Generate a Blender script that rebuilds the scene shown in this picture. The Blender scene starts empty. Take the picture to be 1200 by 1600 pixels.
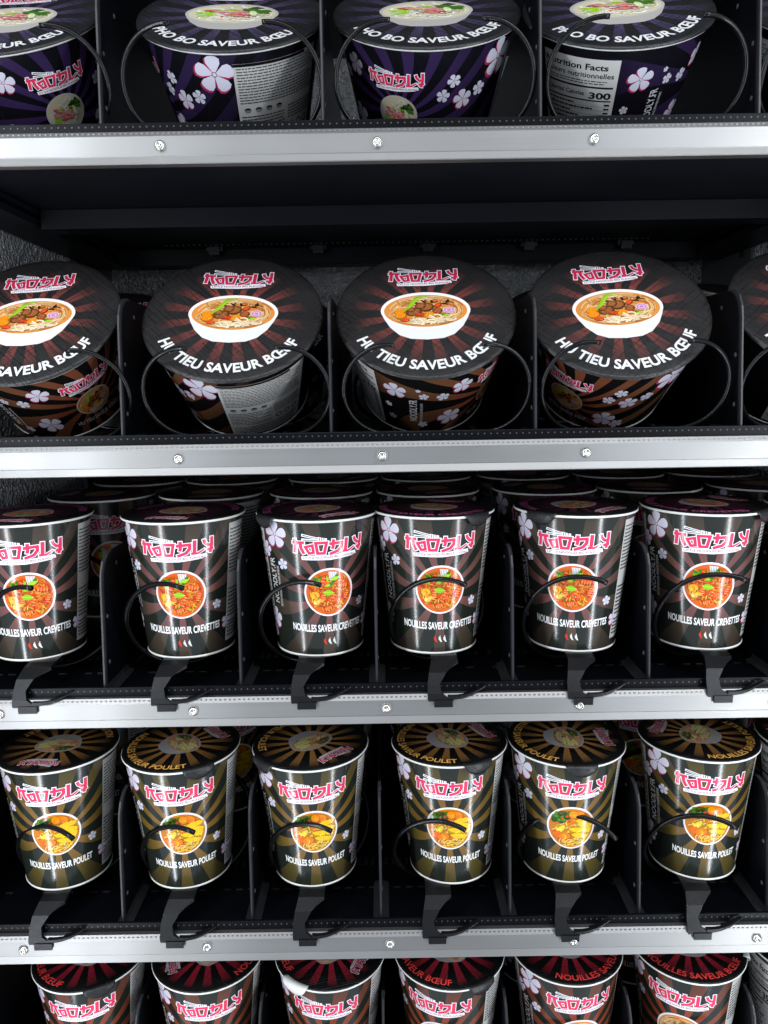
import bpy, bmesh, math, random
from mathutils import Matrix, Vector, geometry
S = bpy.context.scene
COL = S.collection
PI = math.pi
CZ = 1.40                      # camera height above the shop floor
# ------------------------------------------------------------------ camera
PITCH, ROLL, DIST = math.radians(9.2), -0.016, 0.5535
cam = bpy.data.cameras.new('camera'); co = bpy.data.objects.new('camera', cam); COL.objects.link(co)
co.matrix_world = (Matrix.Translation((0, -DIST, CZ)) @ Matrix.Rotation(PI/2 - PITCH, 4, 'X') @ Matrix.Rotation(ROLL, 4, 'Z'))
cam.sensor_fit = 'VERTICAL'; cam.sensor_height = 24; cam.sensor_width = 18
cam.lens = 24*1202/1600; cam.clip_start = .01; cam.clip_end = 50
S.camera = co
# ------------------------------------------------------------------ light
W = bpy.data.worlds.new('World'); S.world = W; W.use_nodes = True
bg = W.node_tree.nodes['Background']; bg.inputs[0].default_value = (.80, .88, 1, 1); bg.inputs[1].default_value = .62
def strip(name, loc, aim, sx, sy, power, col):
    l = bpy.data.lights.new(name, 'AREA'); l.shape = 'RECTANGLE'; l.size = sx; l.size_y = sy; l.energy = power; l.color = col
    o = bpy.data.objects.new(name, l); COL.objects.link(o); o.location = loc
    d = Vector(aim) - Vector(loc); d.z = 0 if sy > sx else d.z
    o.rotation_euler = d.to_track_quat('-Z', 'Y').to_euler()
    return o
strip('door_led_left', (-.42, -.36, CZ-.15), (0, .25, 0), .032, 1.6, 5.0, (.88, .94, 1))
strip('door_led_right', (.47, -.36, CZ-.15), (.02, .25, 0), .032, 1.6, 5.0, (.88, .94, 1))
top_fill = strip('added_top_fill', (.1, -1.0, CZ+1.1), (0, 0, CZ-.25), 1.3, .35, 9, (.95, .97, 1))  # added overhead fill light to brighten rail lips and lid fronts
vs = S.view_settings; vs.view_transform = 'Standard'; vs.look = 'None'; vs.exposure = 0; vs.gamma = 1

# ------------------------------------------------------------------ helpers
def lin(c): c /= 255; return c/12.92 if c <= .04045 else ((c+.055)/1.055)**2.4
def RGB(r, g, b): return (lin(r), lin(g), lin(b))
def link(name, me, mat=None, parent=None):
    o = bpy.data.objects.new(name, me); COL.objects.link(o)
    if mat: me.materials.clear(); me.materials.append(mat)
    if parent: o.parent = parent
    return o
def mesh(name, v, f, smooth=False, uv=None):
    me = bpy.data.meshes.new(name); me.from_pydata(v, [], f); me.update()
    if smooth: me.shade_smooth()
    if uv:
        l = me.uv_layers.new(name='UVMap')
        for i, lp in enumerate(me.loops): l.data[i].uv = uv[lp.vertex_index]
    return me
def empty(name, loc, label, cat, group=None):
    o = bpy.data.objects.new(name, None); COL.objects.link(o); o.location = loc; o.empty_display_size = .02
    o['label'] = label; o['category'] = cat
    if group: o['group'] = group
    return o
def boxes(bs, bevel=0):
    v = []; f = []
    for (x0, x1, y0, y1, z0, z1) in bs:
        b = len(v)
        v += [(x, y, z) for z in (z0, z1) for y in (y0, y1) for x in (x0, x1)]
        f += [tuple(b+i for i in q) for q in ((0,2,3,1), (4,5,7,6), (0,1,5,4), (2,6,7,3), (0,4,6,2), (1,3,7,5))]
    me = mesh('box', v, f)
    if bevel:
        bm = bmesh.new(); bm.from_mesh(me)
        bmesh.ops.bevel(bm, geom=bm.edges[:], offset=bevel, segments=2, affect='EDGES', profile=.5); bm.to_mesh(me); bm.free()
    return me
def extrude_x(prof, x0, x1, cap=True):
    n = len(prof); v = [(x0, y, z) for y, z in prof] + [(x1, y, z) for y, z in prof]
    f = [(i, (i+1) % n, n+(i+1) % n, n+i) for i in range(n)]
    if cap: f += [tuple(range(n))[::-1], tuple(range(n, 2*n))]
    me = mesh('ext', v, f); fix(me); return me
def fix(me):
    bm = bmesh.new(); bm.from_mesh(me); bmesh.ops.recalc_face_normals(bm, faces=bm.faces[:]); bm.to_mesh(me); bm.free()
def lathe(prof, n=96, close=False, smooth=True, uvR=None):
    v = []; f = []; uv = []
    for i in range(n+1 if uvR else n):
        a = -PI + 2*PI*i/n
        for r, z in prof:
            v.append((r*math.sin(a), -r*math.cos(a), z)); uv.append((a*uvR, z) if uvR else (0, 0))
    m = len(prof)
    for i in range(n):
        j = i+1 if uvR else (i+1) % n
        for k in range(m-1): f.append((i*m+k, j*m+k, j*m+k+1, i*m+k+1))
        if close: f.append((i*m+m-1, j*m+m-1, j*m, i*m))
    return mesh('lathe', v, f, smooth, uv if uvR else None)
def tube(pts, r, n=10, cap=True):
    v = []; f = []; up = Vector((0, 0, 1)); P = [Vector(p) for p in pts]; prev = None
    for i, p in enumerate(P):
        t = (P[min(i+1, len(P)-1)] - P[max(i-1, 0)]).normalized()
        a = prev - t*prev.dot(t) if prev else t.cross(Vector((.3, 1, .2)))
        a.normalize(); prev = a; b = t.cross(a)
        for k in range(n):
            w = 2*PI*k/n; v.append(tuple(p + a*(r*math.cos(w)) + b*(r*math.sin(w))))
    for i in range(len(P)-1):
        for k in range(n): f.append((i*n+k, i*n+(k+1) % n, (i+1)*n+(k+1) % n, (i+1)*n+k))
    if cap: f += [tuple(range(n))[::-1], tuple(range((len(P)-1)*n, len(P)*n))]
    me = mesh('tube', v, f, True); fix(me); return me

# ------------------------------------------------------------------ node helper
class X:
    """wraps a socket so node maths can be written as expressions"""
    def __init__(s, t, k): s.t = t; s.k = k
    def op(s, o, b=None, c=None):
        n = s.t.nodes.new('ShaderNodeMath'); n.operation = o
        for i, q in enumerate((s, b, c)):
            if q is None: continue
            if isinstance(q, X): s.t.links.new(q.k, n.inputs[i])
            else: n.inputs[i].default_value = q
        return X(s.t, n.outputs[0])
    def __add__(s, b): return s.op('ADD', b)
    def __sub__(s, b): return s.op('SUBTRACT', b)
    def __mul__(s, b): return s.op('MULTIPLY', b)
    def __truediv__(s, b): return s.op('DIVIDE', b)
    def clamp(s): n = s.op('ADD', 0.); n.k.node.use_clamp = True; return n
    def step(s, e, w): return ((s - e) / w + .5).clamp()
class Mat:
    def __init__(s, name, color=(.5,.5,.5), rough=.5, metal=0, spec=.5):
        s.m = bpy.data.materials.new(name); s.m.use_nodes = True; s.t = s.m.node_tree
        s.b = s.t.nodes['Principled BSDF']
        s.b.inputs['Base Color'].default_value = (*color, 1); s.b.inputs['Roughness'].default_value = rough
        s.b.inputs['Metallic'].default_value = metal; s.b.inputs['Specular IOR Level'].default_value = spec
    def node(s, t): return s.t.nodes.new(t)
    def coord(s, kind='Object'):
        n = s.node('ShaderNodeTexCoord'); return n.outputs[kind]
    def xyz(s, kind='UV'):
        q = s.node('ShaderNodeSeparateXYZ'); s.t.links.new(s.coord(kind), q.inputs[0]); return [X(s.t, q.outputs[i]) for i in range(3)]
    def noise(s, scale, detail=3, kind='Object', stretch=None, typ='ShaderNodeTexNoise', out=0):
        n = s.node(typ); n.inputs['Scale'].default_value = scale
        if 'Detail' in n.inputs: n.inputs['Detail'].default_value = detail
        c = s.coord(kind)
        if stretch:
            mp = s.node('ShaderNodeMapping'); mp.inputs['Scale'].default_value = stretch; s.t.links.new(c, mp.inputs[0]); c = mp.outputs[0]
        s.t.links.new(c, n.inputs['Vector']); return X(s.t, n.outputs[out])
    def mix(s, f, a, b):
        n = s.node('ShaderNodeMix'); n.data_type = 'RGBA'
        for i, q in ((0, f), (6, a), (7, b)):
            if isinstance(q, X): s.t.links.new(q.k, n.inputs[i])
            elif i: n.inputs[i].default_value = (*q, 1)
            else: n.inputs[i].default_value = q
        return X(s.t, n.outputs[2])
    def set(s, name, x): s.t.links.new(x.k, s.b.inputs[name])
    def bump(s, h, strength, dist):
        n = s.node('ShaderNodeBump'); n.inputs['Strength'].default_value = strength; n.inputs['Distance'].default_value = dist
        s.t.links.new(h.k, n.inputs['Height']); s.t.links.new(n.outputs[0], s.b.inputs['Normal'])

def simple(name, col, rough, metal=0, spec=.5, ns=None, nstr=0, bump=None, var=.25):
    m = Mat(name, col, rough, metal, spec)
    n = m.noise(ns or 60, 4)
    m.set('Base Color', m.mix(n, tuple(c*(1-var) for c in col), tuple(min(1, c*(1+var)) for c in col)))
    if bump: m.bump(m.noise(bump[0], 2), bump[1], bump[2])
    return m.m
M = {}
M['black'] = simple('black_powder_coat', (.0024, .0028, .0042), .36, spec=.12, ns=40, bump=(900, .15, .0003))
M['plastic'] = simple('black_moulded_plastic', (.0045, .0047, .0055), .33, spec=.3, ns=300, bump=(1500, .35, .0004))
M['wire'] = simple('black_coated_wire', (.004, .004, .0045), .2, spec=.28, ns=80)
M['edge'] = simple('highlight_and_trim_grey', (.018, .019, .021), .4, ns=200, spec=.45)  # grey trim; on divider front edges it paints in the bevel highlight
M['under'] = simple('dark_steel_underside', (.008, .0092, .0125), .45, spec=.12, ns=15)
M['whitepaper'] = simple('white_waxed_paper', (.78, .77, .73), .35, ns=120, var=.04)
M['galv'] = simple('smooth_galvanised_sheet', (.16, .165, .17), .45, .6, ns=30)
M['hole'] = simple('pale_hole_edge', (.06, .06, .065), .4, ns=500)
M['screw'] = simple('nickel_screw', (.62, .60, .55), .22, 1, ns=400)
M['socket'] = simple('dark_socket', (.02, .02, .02), .5)
def stucco():
    m = Mat('stucco_embossed_aluminium', (.42, .43, .44), .25, .35)
    v = m.noise(230, 1, typ='ShaderNodeTexVoronoi'); w = m.noise(150, 2)
    m.bump(v*1.3 + w*1.2, 1., .0055)
    m.set('Base Color', m.mix(m.noise(25, 3), (.88, .90, .92), (.96, .96, .97)))
    return m.m
M['stucco'] = stucco()
def alu():
    m = Mat('satin_aluminium', (.8, .8, .8), .45, 1)
    g = m.noise(260, 4, stretch=(.02, 1, 3)); big = m.noise(9, 2); sp = m.noise(700, 2, stretch=(.35, 1, 1))
    m.set('Base Color', m.mix(big, (.28, .272, .252), (.36, .36, .366)))
    sm = m.noise(16, 5, stretch=(.5, 1, 1)); sc = m.noise(420, 1, stretch=(.12, 1, 1.4)).step(.73, .02)*m.noise(22, 2).step(.58, .06)
    m.set('Roughness', g*.08 + .30 + sm*.26 + sc*-.12)
    m.bump(g*.3 + sp.step(.76, .04)*.4 - sc*1.6, .14, .0005)
    return m.m
M['alu'] = alu()
def printmat(name, rough, spec, scale=2600):
    m = Mat(name, (1, 1, 1), rough, 0, spec)
    a = m.node('ShaderNodeVertexColor'); a.layer_name = 'Col'
    m.set('Base Color', X(m.t, a.outputs[0]))
    m.bump(m.noise(scale, 2), .05, .0002)
    return m.m
M['print'] = printmat('printed_gloss_ink', .16, .6)
M['lidprint'] = printmat('printed_lid_ink', .34, .4)

def wrapper(name, base, near, far, v0, n, k, rfar, fade, swirl=0., phase=0.):
    m = Mat(name, base, .2, 0, .6)
    u, v, _ = m.xyz('UV')
    dy = v - v0 - u*u*k
    r = (u*u + dy*dy).op('SQRT')
    ang = u.op('ARCTAN2', dy) + r*swirl + phase
    s = (ang*n).op('SINE').step(.15, .08)
    c = m.mix((r/rfar).clamp(), near, far)
    f = (r - fade[0]).op('DIVIDE', fade[1]-fade[0]).clamp()
    c = m.mix(f, c, base)
    m.set('Base Color', m.mix(s, base, c))
    h = m.noise(2600, 2); m.bump(h, .05, .0002)
    m.set('Roughness', m.noise(70, 3)*.08 + .12)
    return m.m
def lidmat(name, base, ray, n, r0, r1, pitch, phase=0., y0=0., line=.5):
    m = Mat(name, base, .42, 0, .45)
    x, y, _ = m.xyz('UV')
    yy = y - y0
    r = (x*x + yy*yy).op('SQRT')
    s = ((x.op('ARCTAN2', yy) - PI/2/n)*n).op('SINE').step(.1, .12)
    f = (r - r0).op('DIVIDE', r1-r0).clamp()
    c = m.mix(s, base, m.mix(f, ray, base))
    a = (x + y*.9)/pitch; b = (x*.9 - y)/pitch
    def seg(p, q, sd):
        wn = m.node('ShaderNodeTexWhiteNoise'); wn.noise_dimensions = '2D'
        cb = m.node('ShaderNodeCombineXYZ')
        m.t.links.new((p + .5).op('FLOOR').k, cb.inputs[0]); m.t.links.new((q/2.7 + sd).op('FLOOR').k, cb.inputs[1])
        m.t.links.new(cb.outputs[0], wn.inputs['Vector'])
        on = X(m.t, wn.outputs['Value']).step(.42, .01)
        off = (X(m.t, wn.outputs['Value'])*7.).op('FRACT')*.5
        d = ((p + .5).op('FRACT') - .5 + off*.5 - .12).op('ABSOLUTE')
        return (d*-1.).step(-.055, .03)*on
    L = seg(a, b, .3).op('MAXIMUM', seg(b, a, 7.7)).op('MAXIMUM', seg(a*1.63 + .2, b*1.3, 3.1))
    m.set('Base Color', m.mix(L*line, c, (.002, .002, .002)))
    cr = m.noise(38, 3)
    m.bump(cr*.9 - L*.25, .6, .0016)
    m.set('Roughness', m.noise(90, 3)*.2 + .30)
    return m.m

# ------------------------------------------------------------------ printed artwork (flat ink laid on the cup walls and lids)
_tc = {}
def text_tris(s, bold=0.):
    key = (s, bold)
    if key in _tc: return _tc[key]
    c = bpy.data.curves.new('t', 'FONT'); c.body = s; c.size = 1; c.resolution_u = 3; c.offset = bold
    o = bpy.data.objects.new('t', c); COL.objects.link(o); bpy.context.view_layer.update()
    e = o.evaluated_get(bpy.context.evaluated_depsgraph_get()); me = e.to_mesh(); me.calc_loop_triangles()
    v = [(p.co.x, p.co.y) for p in me.vertices]; t = [tuple(q.vertices) for q in me.loop_triangles]
    e.to_mesh_clear(); bpy.data.objects.remove(o); bpy.data.curves.remove(c)
    x0 = min(p[0] for p in v); x1 = max(p[0] for p in v); y0 = -bold; y1 = .729 + bold
    v = [((p[0]-x0)/(x1-x0)-.5, (p[1]-y0)/(y1-y0)-.5) for p in v]
    _tc[key] = (v, t); return _tc[key]
ZS = 1.2e-6
class Art:
    def __init__(s, z=1): s.f = []; s.z = z
    def add(s, polys, col):
        s.z += 1
        for p in polys: s.f.append((p, col, s.z*ZS))
    def poly(s, pts, col):
        tr = geometry.tessellate_polygon([[Vector((x, y, 0)) for x, y in pts]])
        s.add([[pts[i] for i in t] for t in tr], col)
    def rect(s, x0, y0, x1, y1, col): s.add([[(x0, y0), (x1, y0), (x1, y1), (x0, y1)]], col)
    def disc(s, cx, cy, rx, ry, col, n=28, rot=0):
        ca, sa = math.cos(rot), math.sin(rot)
        s.add([[(cx + rx*math.cos(a)*ca - ry*math.sin(a)*sa, cy + rx*math.cos(a)*sa + ry*math.sin(a)*ca)
               for a in [2*PI*i/n for i in range(n)]]], col)
    def stroke(s, pts, w, col, w1=None, closed=False, ext=True):
        P = [Vector(p) for p in pts]; n = len(P); L = []; R = []
        for i in range(n):
            a = P[(i-1) % n] if (closed or i) else None; b = P[(i+1) % n] if (closed or i < n-1) else None
            d0 = (P[i]-a).normalized() if a is not None else (b-P[i]).normalized()
            d1 = (b-P[i]).normalized() if b is not None else d0
            nn = Vector((-d0.y-d1.y, d0.x+d1.x)); nn = nn.normalized() if nn.length > 1e-6 else Vector((-d0.y, d0.x))
            c = max(.5, nn.dot(Vector((-d0.y, d0.x))))
            ww = (w if w1 is None else w + (w1-w)*i/(n-1))/2/c
            q = P[i]
            if ext and not closed and i == 0: q = q - d0*w*.0
            L.append(tuple(q + nn*ww)); R.append(tuple(q - nn*ww))
        m = n if closed else n-1
        s.add([[L[i], R[i], R[(i+1) % n], L[(i+1) % n]] for i in range(m)], col)
    def text(s, t, x, y, w, h, col, bold=.0, rot=0, arc=None, bend=0.):
        v, tr = text_tris(t, bold)
        ca, sa = math.cos(rot), math.sin(rot)
        def mp(p):
            px, py = p[0]*w, p[1]*h
            if arc:                                   # arc = radius of the letters' middle, centred on (x, y), at the bottom
                a = px/arc; r = arc - py
                return (x + r*math.sin(a), y - r*math.cos(a))
            return (x + px*ca - py*sa, y + px*sa + py*ca + bend*px*px)
        q = [mp(p) for p in v]
        s.add([[q[i] for i in k] for k in tr], col)
    # ---- turn into meshes
    def _mesh(s, name, polys):
        v = []; f = []; nr = []; cl = []
        for pts, nrm, col in polys:
            b = len(v); v += pts; nr += nrm; f.append(tuple(range(b, b+len(pts)))); cl += [(*col, 1)]*len(pts)
        me = bpy.data.meshes.new(name); me.from_pydata(v, [], f)
        ca = me.color_attributes.new('Col', 'FLOAT_COLOR', 'CORNER')
        ca.data.foreach_set('color', [c for q in cl for c in q])
        me.shade_smooth(); me.normals_split_custom_set_from_vertices(nr); me.update()
        return me
    def wrap(s, name, rb, rt, h, seg):
        Rr = (rb+rt)/2; du = 2*PI*Rr/seg; slope = (rt-rb)/h; nz = -slope/math.hypot(1, slope); nh = 1/math.hypot(1, slope)
        out = []
        for pts, col, z in s.f:
            if area(pts) < 0: pts = pts[::-1]
            lo = math.floor(min(p[0] for p in pts)/du + 1e-9); hi = math.ceil(max(p[0] for p in pts)/du - 1e-9)
            for g in range(lo, max(hi, lo+1)):
                q = clip(clip(pts, g*du, 1), (g+1)*du, -1)
                if len(q) < 3: continue
                a0, a1 = g*2*PI/seg, (g+1)*2*PI/seg; V = []; NN = []
                for u, vv in q:
                    t = min(1, max(0, u/du-g)); r = rb + (rt-rb)*vv/h + z
                    V.append((r*(math.sin(a0)*(1-t)+math.sin(a1)*t), -r*(math.cos(a0)*(1-t)+math.cos(a1)*t), vv))
                    a = a0+(a1-a0)*t; NN.append((math.sin(a)*nh, -math.cos(a)*nh, nz))
                out.append((V, NN, col))
        return s._mesh(name, out)
    def flat(s, name, z0):
        out = []
        for pts, col, z in s.f:
            if area(pts) < 0: pts = pts[::-1]
            out.append(([(x, y, z0+z) for x, y in pts], [(0, 0, 1)]*len(pts), col))
        return s._mesh(name, out)
def area(p): return sum(p[i-1][0]*p[i][1]-p[i][0]*p[i-1][1] for i in range(len(p)))
def clip(p, e, sg):
    o = []
    for i in range(len(p)):
        a, b = p[i-1], p[i]; da, db = (a[0]-e)*sg, (b[0]-e)*sg
        if (da >= 0) != (db >= 0):
            t = da/(da-db); o.append((e, a[1]+(b[1]-a[1])*t))
        if db >= 0: o.append(b)
    return o

PINK = RGB(222, 52, 92); WHITE = RGB(240, 238, 242); INK = RGB(150, 40, 80); PETAL = RGB(206, 204, 218)
LOGO = [([(133,182),(134,240)],34,34), ([(100,236),(258,236)],34,34), ([(142,236),(126,388)],38,38), ([(205,240),(212,320),(250,402)],40,34),
        ([(635,198),(632,300),(622,340)],36,34), ([(578,262),(768,248)],38,34), ([(750,240),(748,310),(700,372),(585,412)],38,34),
        ([(815,192),(806,384)],42,40), ([(762,384),(852,386),(940,334)],30,14),
        ([(930,192),(944,240),(985,280),(1045,284)],36,34), ([(1040,162),(1040,280),(1016,395)],38,36), ([(972,352),(1064,334)],34,30)]
CLOSED = [([(270,300),(362,277),(374,384),(318,394)],34), ([(405,242),(545,242),(514,396),(428,396)],36)]
def logo(A, cx, cy, w, tag=True, pink=PINK):
    k = w/990
    T = lambda P: [(cx+(x-585)*k, cy-(y-300)*k) for x, y in P]
    if tag: A.poly(T([(205,440),(400,424),(640,426),(965,396),(978,446),(900,470),(600,500),(215,492)]), WHITE)
    for a, b in (((228,124),(440,180)), ((225,192),(440,206))):
        A.stroke(T([a, b]), 38*k, WHITE, 30*k); A.stroke(T([(a[0]+14, a[1]+4), (b[0]-6, b[1]-2)]), 13*k, RGB(40, 40, 36), 8*k)
    A.poly(T([(435,155),(550,180),(550,228),(435,225)]), WHITE)
    for x in (456, 484, 512): A.stroke(T([(x, 168), (x, 222)]), 10*k, RGB(40, 40, 36))
    def grow(P, e):
        P = [Vector(p) for p in P]; P[0] = P[0] - (P[1]-P[0]).normalized()*e; P[-1] = P[-1] + (P[-1]-P[-2]).normalized()*e
        return [tuple(p) for p in P]
    for P, a, b in LOGO: A.stroke(T(grow(P, 13)), (a+27)*k, WHITE, (b+27)*k)
    for P, a in CLOSED: A.stroke(T(P), (a+26)*k, WHITE, closed=True)
    for P, a in CLOSED: A.stroke(T(P), (a+5)*k, pink, closed=True)
    for P, a, b in LOGO: A.stroke(T(P), (a+8)*k, pink, (b+8)*k)
    if tag: A.text('LITTLE NOODLES BIG FLAVORS', cx+8*k, cy-153*k, 720*k, 34*k, INK, .012, rot=.03)
def blossom(A, cx, cy, R, rot=0., col=PETAL, shade=RGB(168, 46, 86)):
    for off, c, big in (((-.07*R, -.09*R), shade, 1.04), ((0, 0), col, 1.)):
        for i in range(5):
            a = rot + 2*PI*i/5
            pt = []
            for rr, hw in ((.14, -.09), (.62, -.36), (.88, -.36), (1., -.2), (1.03, 0), (1., .2), (.88, .36), (.62, .36), (.14, .09)):
                x, y = rr*R*big, hw*R*big
                pt.append((cx+off[0] + x*math.cos(a)-y*math.sin(a), cy+off[1] + x*math.sin(a)+y*math.cos(a)))
            if R < .0055 and c is shade: continue
            A.poly(pt, c)
    A.disc(cx, cy, R*.11, R*.11, col, 8)
def lines(A, x0, x1, y0, y1, n, col, rng, fill=.5):
    dy = (y1-y0)/n
    for i in range(n):
        y = y1-(i+.5)*dy; x = x0; e = x1 - rng.random()*(x1-x0)*(.4 if rng.random() < .25 else .06)
        while x < e:
            w = rng.uniform(.0012, .0042); A.rect(x, y-dy*fill/2, min(x+w, e), y+dy*fill/2, col); x += w + .0005
def nutrition(A, x0, x1, y0, y1, cal, seed):
    rng = random.Random(seed); w = x1-x0; h = y1-y0; K = RGB(28, 27, 28)
    A.rect(x0, y0, x1, y1, RGB(196, 194, 190))
    q = lambda f: y1 - f*h
    A.text('Nutrition Facts', x0+w*.45, q(.08), w*.84, h*.066, K, .03)
    A.text('Valeurs nutritionnelles', x0+w*.49, q(.165), w*.92, h*.055, K, .02)
    lines(A, x0+w*.05, x1-w*.1, q(.265), q(.215), 2, K, rng, .4)
    A.rect(x0+w*.04, q(.30), x1-w*.04, q(.28), K)
    A.text('Calories/ Calories', x0+w*.33, q(.36), w*.55, h*.05, K, .02)
    A.text(str(cal), x0+w*.81, q(.375), w*.28, h*.075, K, .035)
    A.rect(x0+w*.04, q(.44), x1-w*.04, q(.425), K)
    for i in range(11):
        y = q(.475 + i*.045)
        if y < y0+.001: break
        a = w*rng.uniform(.35, .7); bx = x0+w*(.05 + .05*(i % 3 == 1))
        lines(A, bx, bx+a, y-h*.011, y+h*.011, 1, K, rng, .8)
        A.rect(x1-w*.12, y-h*.010, x1-w*.05, y+h*.010, K); A.rect(x0+w*.04, y-h*.021, x1-w*.04, y-h*.019, K)
def ingredients(A, x0, x1, y0, y1, seed, icons=True):
    rng = random.Random(seed); w = x1-x0; h = y1-y0; K = RGB(70, 69, 68)
    A.rect(x0, y0, x1, y1, RGB(190, 188, 184))
    q = lambda f: y1-f*h
    lines(A, x0+w*.03, x1-w*.03, q(.42), q(.04), 13, K, rng, .42)
    if icons:
        for i in range(4):
            cx = x0+w*(.10+.12*i); cy = q(.48)
            A.disc(cx, cy, w*.035, h*.022, RGB(30, 30, 30), 12); A.rect(cx-w*.025, cy-h*.03, cx+w*.025, cy, RGB(120, 120, 118))
    lines(A, x0+w*.03, x0+w*.55, q(.80), q(.54), 8, K, rng, .42); lines(A, x0+w*.58, x1-w*.03, q(.66), q(.50), 5, K, rng, .42)
    for i, c in enumerate((RGB(50, 60, 60), RGB(40, 110, 70), RGB(90, 90, 90))):
        A.disc(x0+w*(.64+.12*i), q(.74), w*.045, w*.045, c, 14); A.disc(x0+w*(.64+.12*i), q(.74), w*.03, w*.03, RGB(180, 180, 176), 12)
    lines(A, x0+w*.03, x1-w*.05, q(.97), q(.82), 5, K, rng, .42)

def jit(c, rng, d=.18):
    f = 1 + rng.uniform(-d, d); return tuple(min(1, max(0, x*f)) for x in c)
def food(A, cx, cy, rx, ry, kind, seed, dim=1., desat=0.):
    """noodles, meat, prawns and herbs of the printed dish, as overlapping shapes inside an ellipse"""
    rng = random.Random(seed)
    def D(c):
        g = .3*c[0] + .55*c[1] + .15*c[2]; return tuple(min(.92, (x*(1-desat) + g*desat)*dim) for x in c)
    def inside(x, y, m=1.): return (x/m)**2 + (y/m)**2 < 1
    T = lambda x, y: (cx+x*rx, cy+y*ry)
    def curl(n, cols, reg, ln, w, dark=.45):
        c = 0; tries = 0
        while c < n and tries < n*8:
            tries += 1
            x, y = rng.uniform(reg[0], reg[2]), rng.uniform(reg[1], reg[3]); a = rng.uniform(0, 2*PI); k = rng.uniform(-5, 5); P = []
            for i in range(6):
                P.append((x, y)); x += math.cos(a)*ln/5; y += math.sin(a)*ln/5; a += k*ln/5*2
            if not all(inside(*p, .95) for p in P): continue
            col = jit(rng.choice(cols), rng); Q = [T(*p) for p in P]
            A.stroke(Q, w*rx, D(tuple(v*dark for v in col))); A.stroke([(p[0]-w*rx*.08, p[1]+w*rx*.12) for p in Q], w*rx*.62, D(col)); c += 1
    def blob(x, y, a, b, col, rot=0, n=4, hl=1.35):
        X0, Y0 = T(x, y)
        A.disc(X0, Y0, a*rx, b*ry, D(tuple(v*.45 for v in col)), 16, rot); A.disc(X0-.01*rx, Y0+.03*ry, a*rx*.88, b*ry*.84, D(col), 16, rot)
        for i in range(n):
            ox, oy = rng.uniform(-.5, .5)*a, rng.uniform(-.4, .5)*b
            A.disc(X0+ox*rx, Y0+oy*ry, a*rx*rng.uniform(.15, .4), b*ry*rng.uniform(.12, .3), D(jit(tuple(min(1, v*hl) for v in col), rng, .3)), 9, rng.uniform(0, 3))
    def leaf(x, y, l, a, col, w=.35):
        pts = []
        for t, s in ((0, 0), (.25, .7), (.5, 1), (.75, .75), (1, 0), (.75, -.75), (.5, -1), (.25, -.7)):
            px, py = t*l, s*l*w*.5 + rng.uniform(-.02, .02)
            pts.append((x+px*math.cos(a)-py*math.sin(a), y+px*math.sin(a)+py*math.cos(a)))
        pts = [p if inside(*p, .96) else tuple(Vector(p).normalized()*.95) for p in pts]
        A.poly([T(*p) for p in pts], D(jit(col, rng)))
        A.stroke([T(*pts[0]), T(*pts[4])], .015*rx, D(tuple(v*1.6 for v in col)))
    OR, YE, RD, GR, LG = RGB(235, 130, 20), RGB(245, 195, 60), RGB(225, 60, 20), RGB(60, 120, 20), RGB(150, 200, 40)
    BR, DK = RGB(120, 70, 35), RGB(40, 25, 15)
    if kind == 'prawn':
        A.disc(cx, cy, rx, ry, D(RGB(215, 95, 20)), 40)
        A.poly([T(-.05, .93), T(.3, .9), T(.2, .5), T(0, .55)], D(RGB(225, 225, 230)))
        for x in (.0, .1, .2): A.stroke([T(x, .9), T(x+.05, .6)], .02*rx, D(RGB(150, 150, 160)))
        for i in range(5): leaf(rng.uniform(.1, .3), rng.uniform(.4, .6), rng.uniform(.2, .35), rng.uniform(.2, 2.4), GR, .6)
        curl(150, (OR, OR, RGB(240, 150, 50), RGB(235, 110, 30), RD), (-.9, -.95, .95, .25), .3, .075)
        curl(40, (RGB(240, 160, 60), OR, RD), (.1, .0, .9, .75), .22, .06)
        for i in range(14): leaf(rng.uniform(-.55, .1), rng.uniform(.2, .6), rng.uniform(.25, .5), rng.uniform(.2, 2.9), rng.choice((GR, LG, LG)), .5)
        blob(-.62, -.12, .22, .2, RGB(250, 170, 40), 0, 5, 1.2); blob(-.55, -.42, .17, .15, RGB(250, 190, 90), .4)
        for (x, y, a, l) in ((.12, -.3, 1.2, .34), (.55, .28, -.2, .3), (-.3, .45, 1.25, .36), (-.05, -.72, .3, .2), (.75, -.15, 1.3, .26), (-.28, -.25, 1.4, .25)):
            blob(x, y, l, .12, RGB(225, 75, 25), a, 7, 1.5)
            for t in (-.6, -.2, .2, .6): A.disc(*T(x+math.cos(a)*l*t, y+math.sin(a)*l*t), .02*rx, .1*ry, D(RGB(250, 160, 90)), 8, a)
        leaf(-.3, .02, .5, -.1, LG, .5); curl(16, (YE, OR), (-.8, -.9, .8, -.2), .22, .05)
        for i in range(7): A.disc(*T(rng.uniform(-.6, .6), rng.uniform(-.8, -.1)), .05*rx, .03*ry, D(GR), 8, rng.uniform(0, 3))
    elif kind == 'chicken':
        A.disc(cx, cy, rx, ry, D(RGB(200, 120, 25)), 40)
        curl(90, (OR, YE, RGB(230, 190, 110)), (-.9, -.95, .9, .9), .3, .07)
        for i in range(26):
            x, y = rng.uniform(-.75, -.05), rng.uniform(.3, .8)
            if inside(x, y, .92): blob(x, y, .12, .1, rng.choice((GR, RGB(70, 80, 25), RGB(40, 70, 20))), 0, 3, 1.8)
        for (x, y) in ((-.2, .6), (-.4, .5), (-.1, .35)): A.disc(*T(x, y), .06*rx, .06*ry, D(RD), 9)
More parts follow.
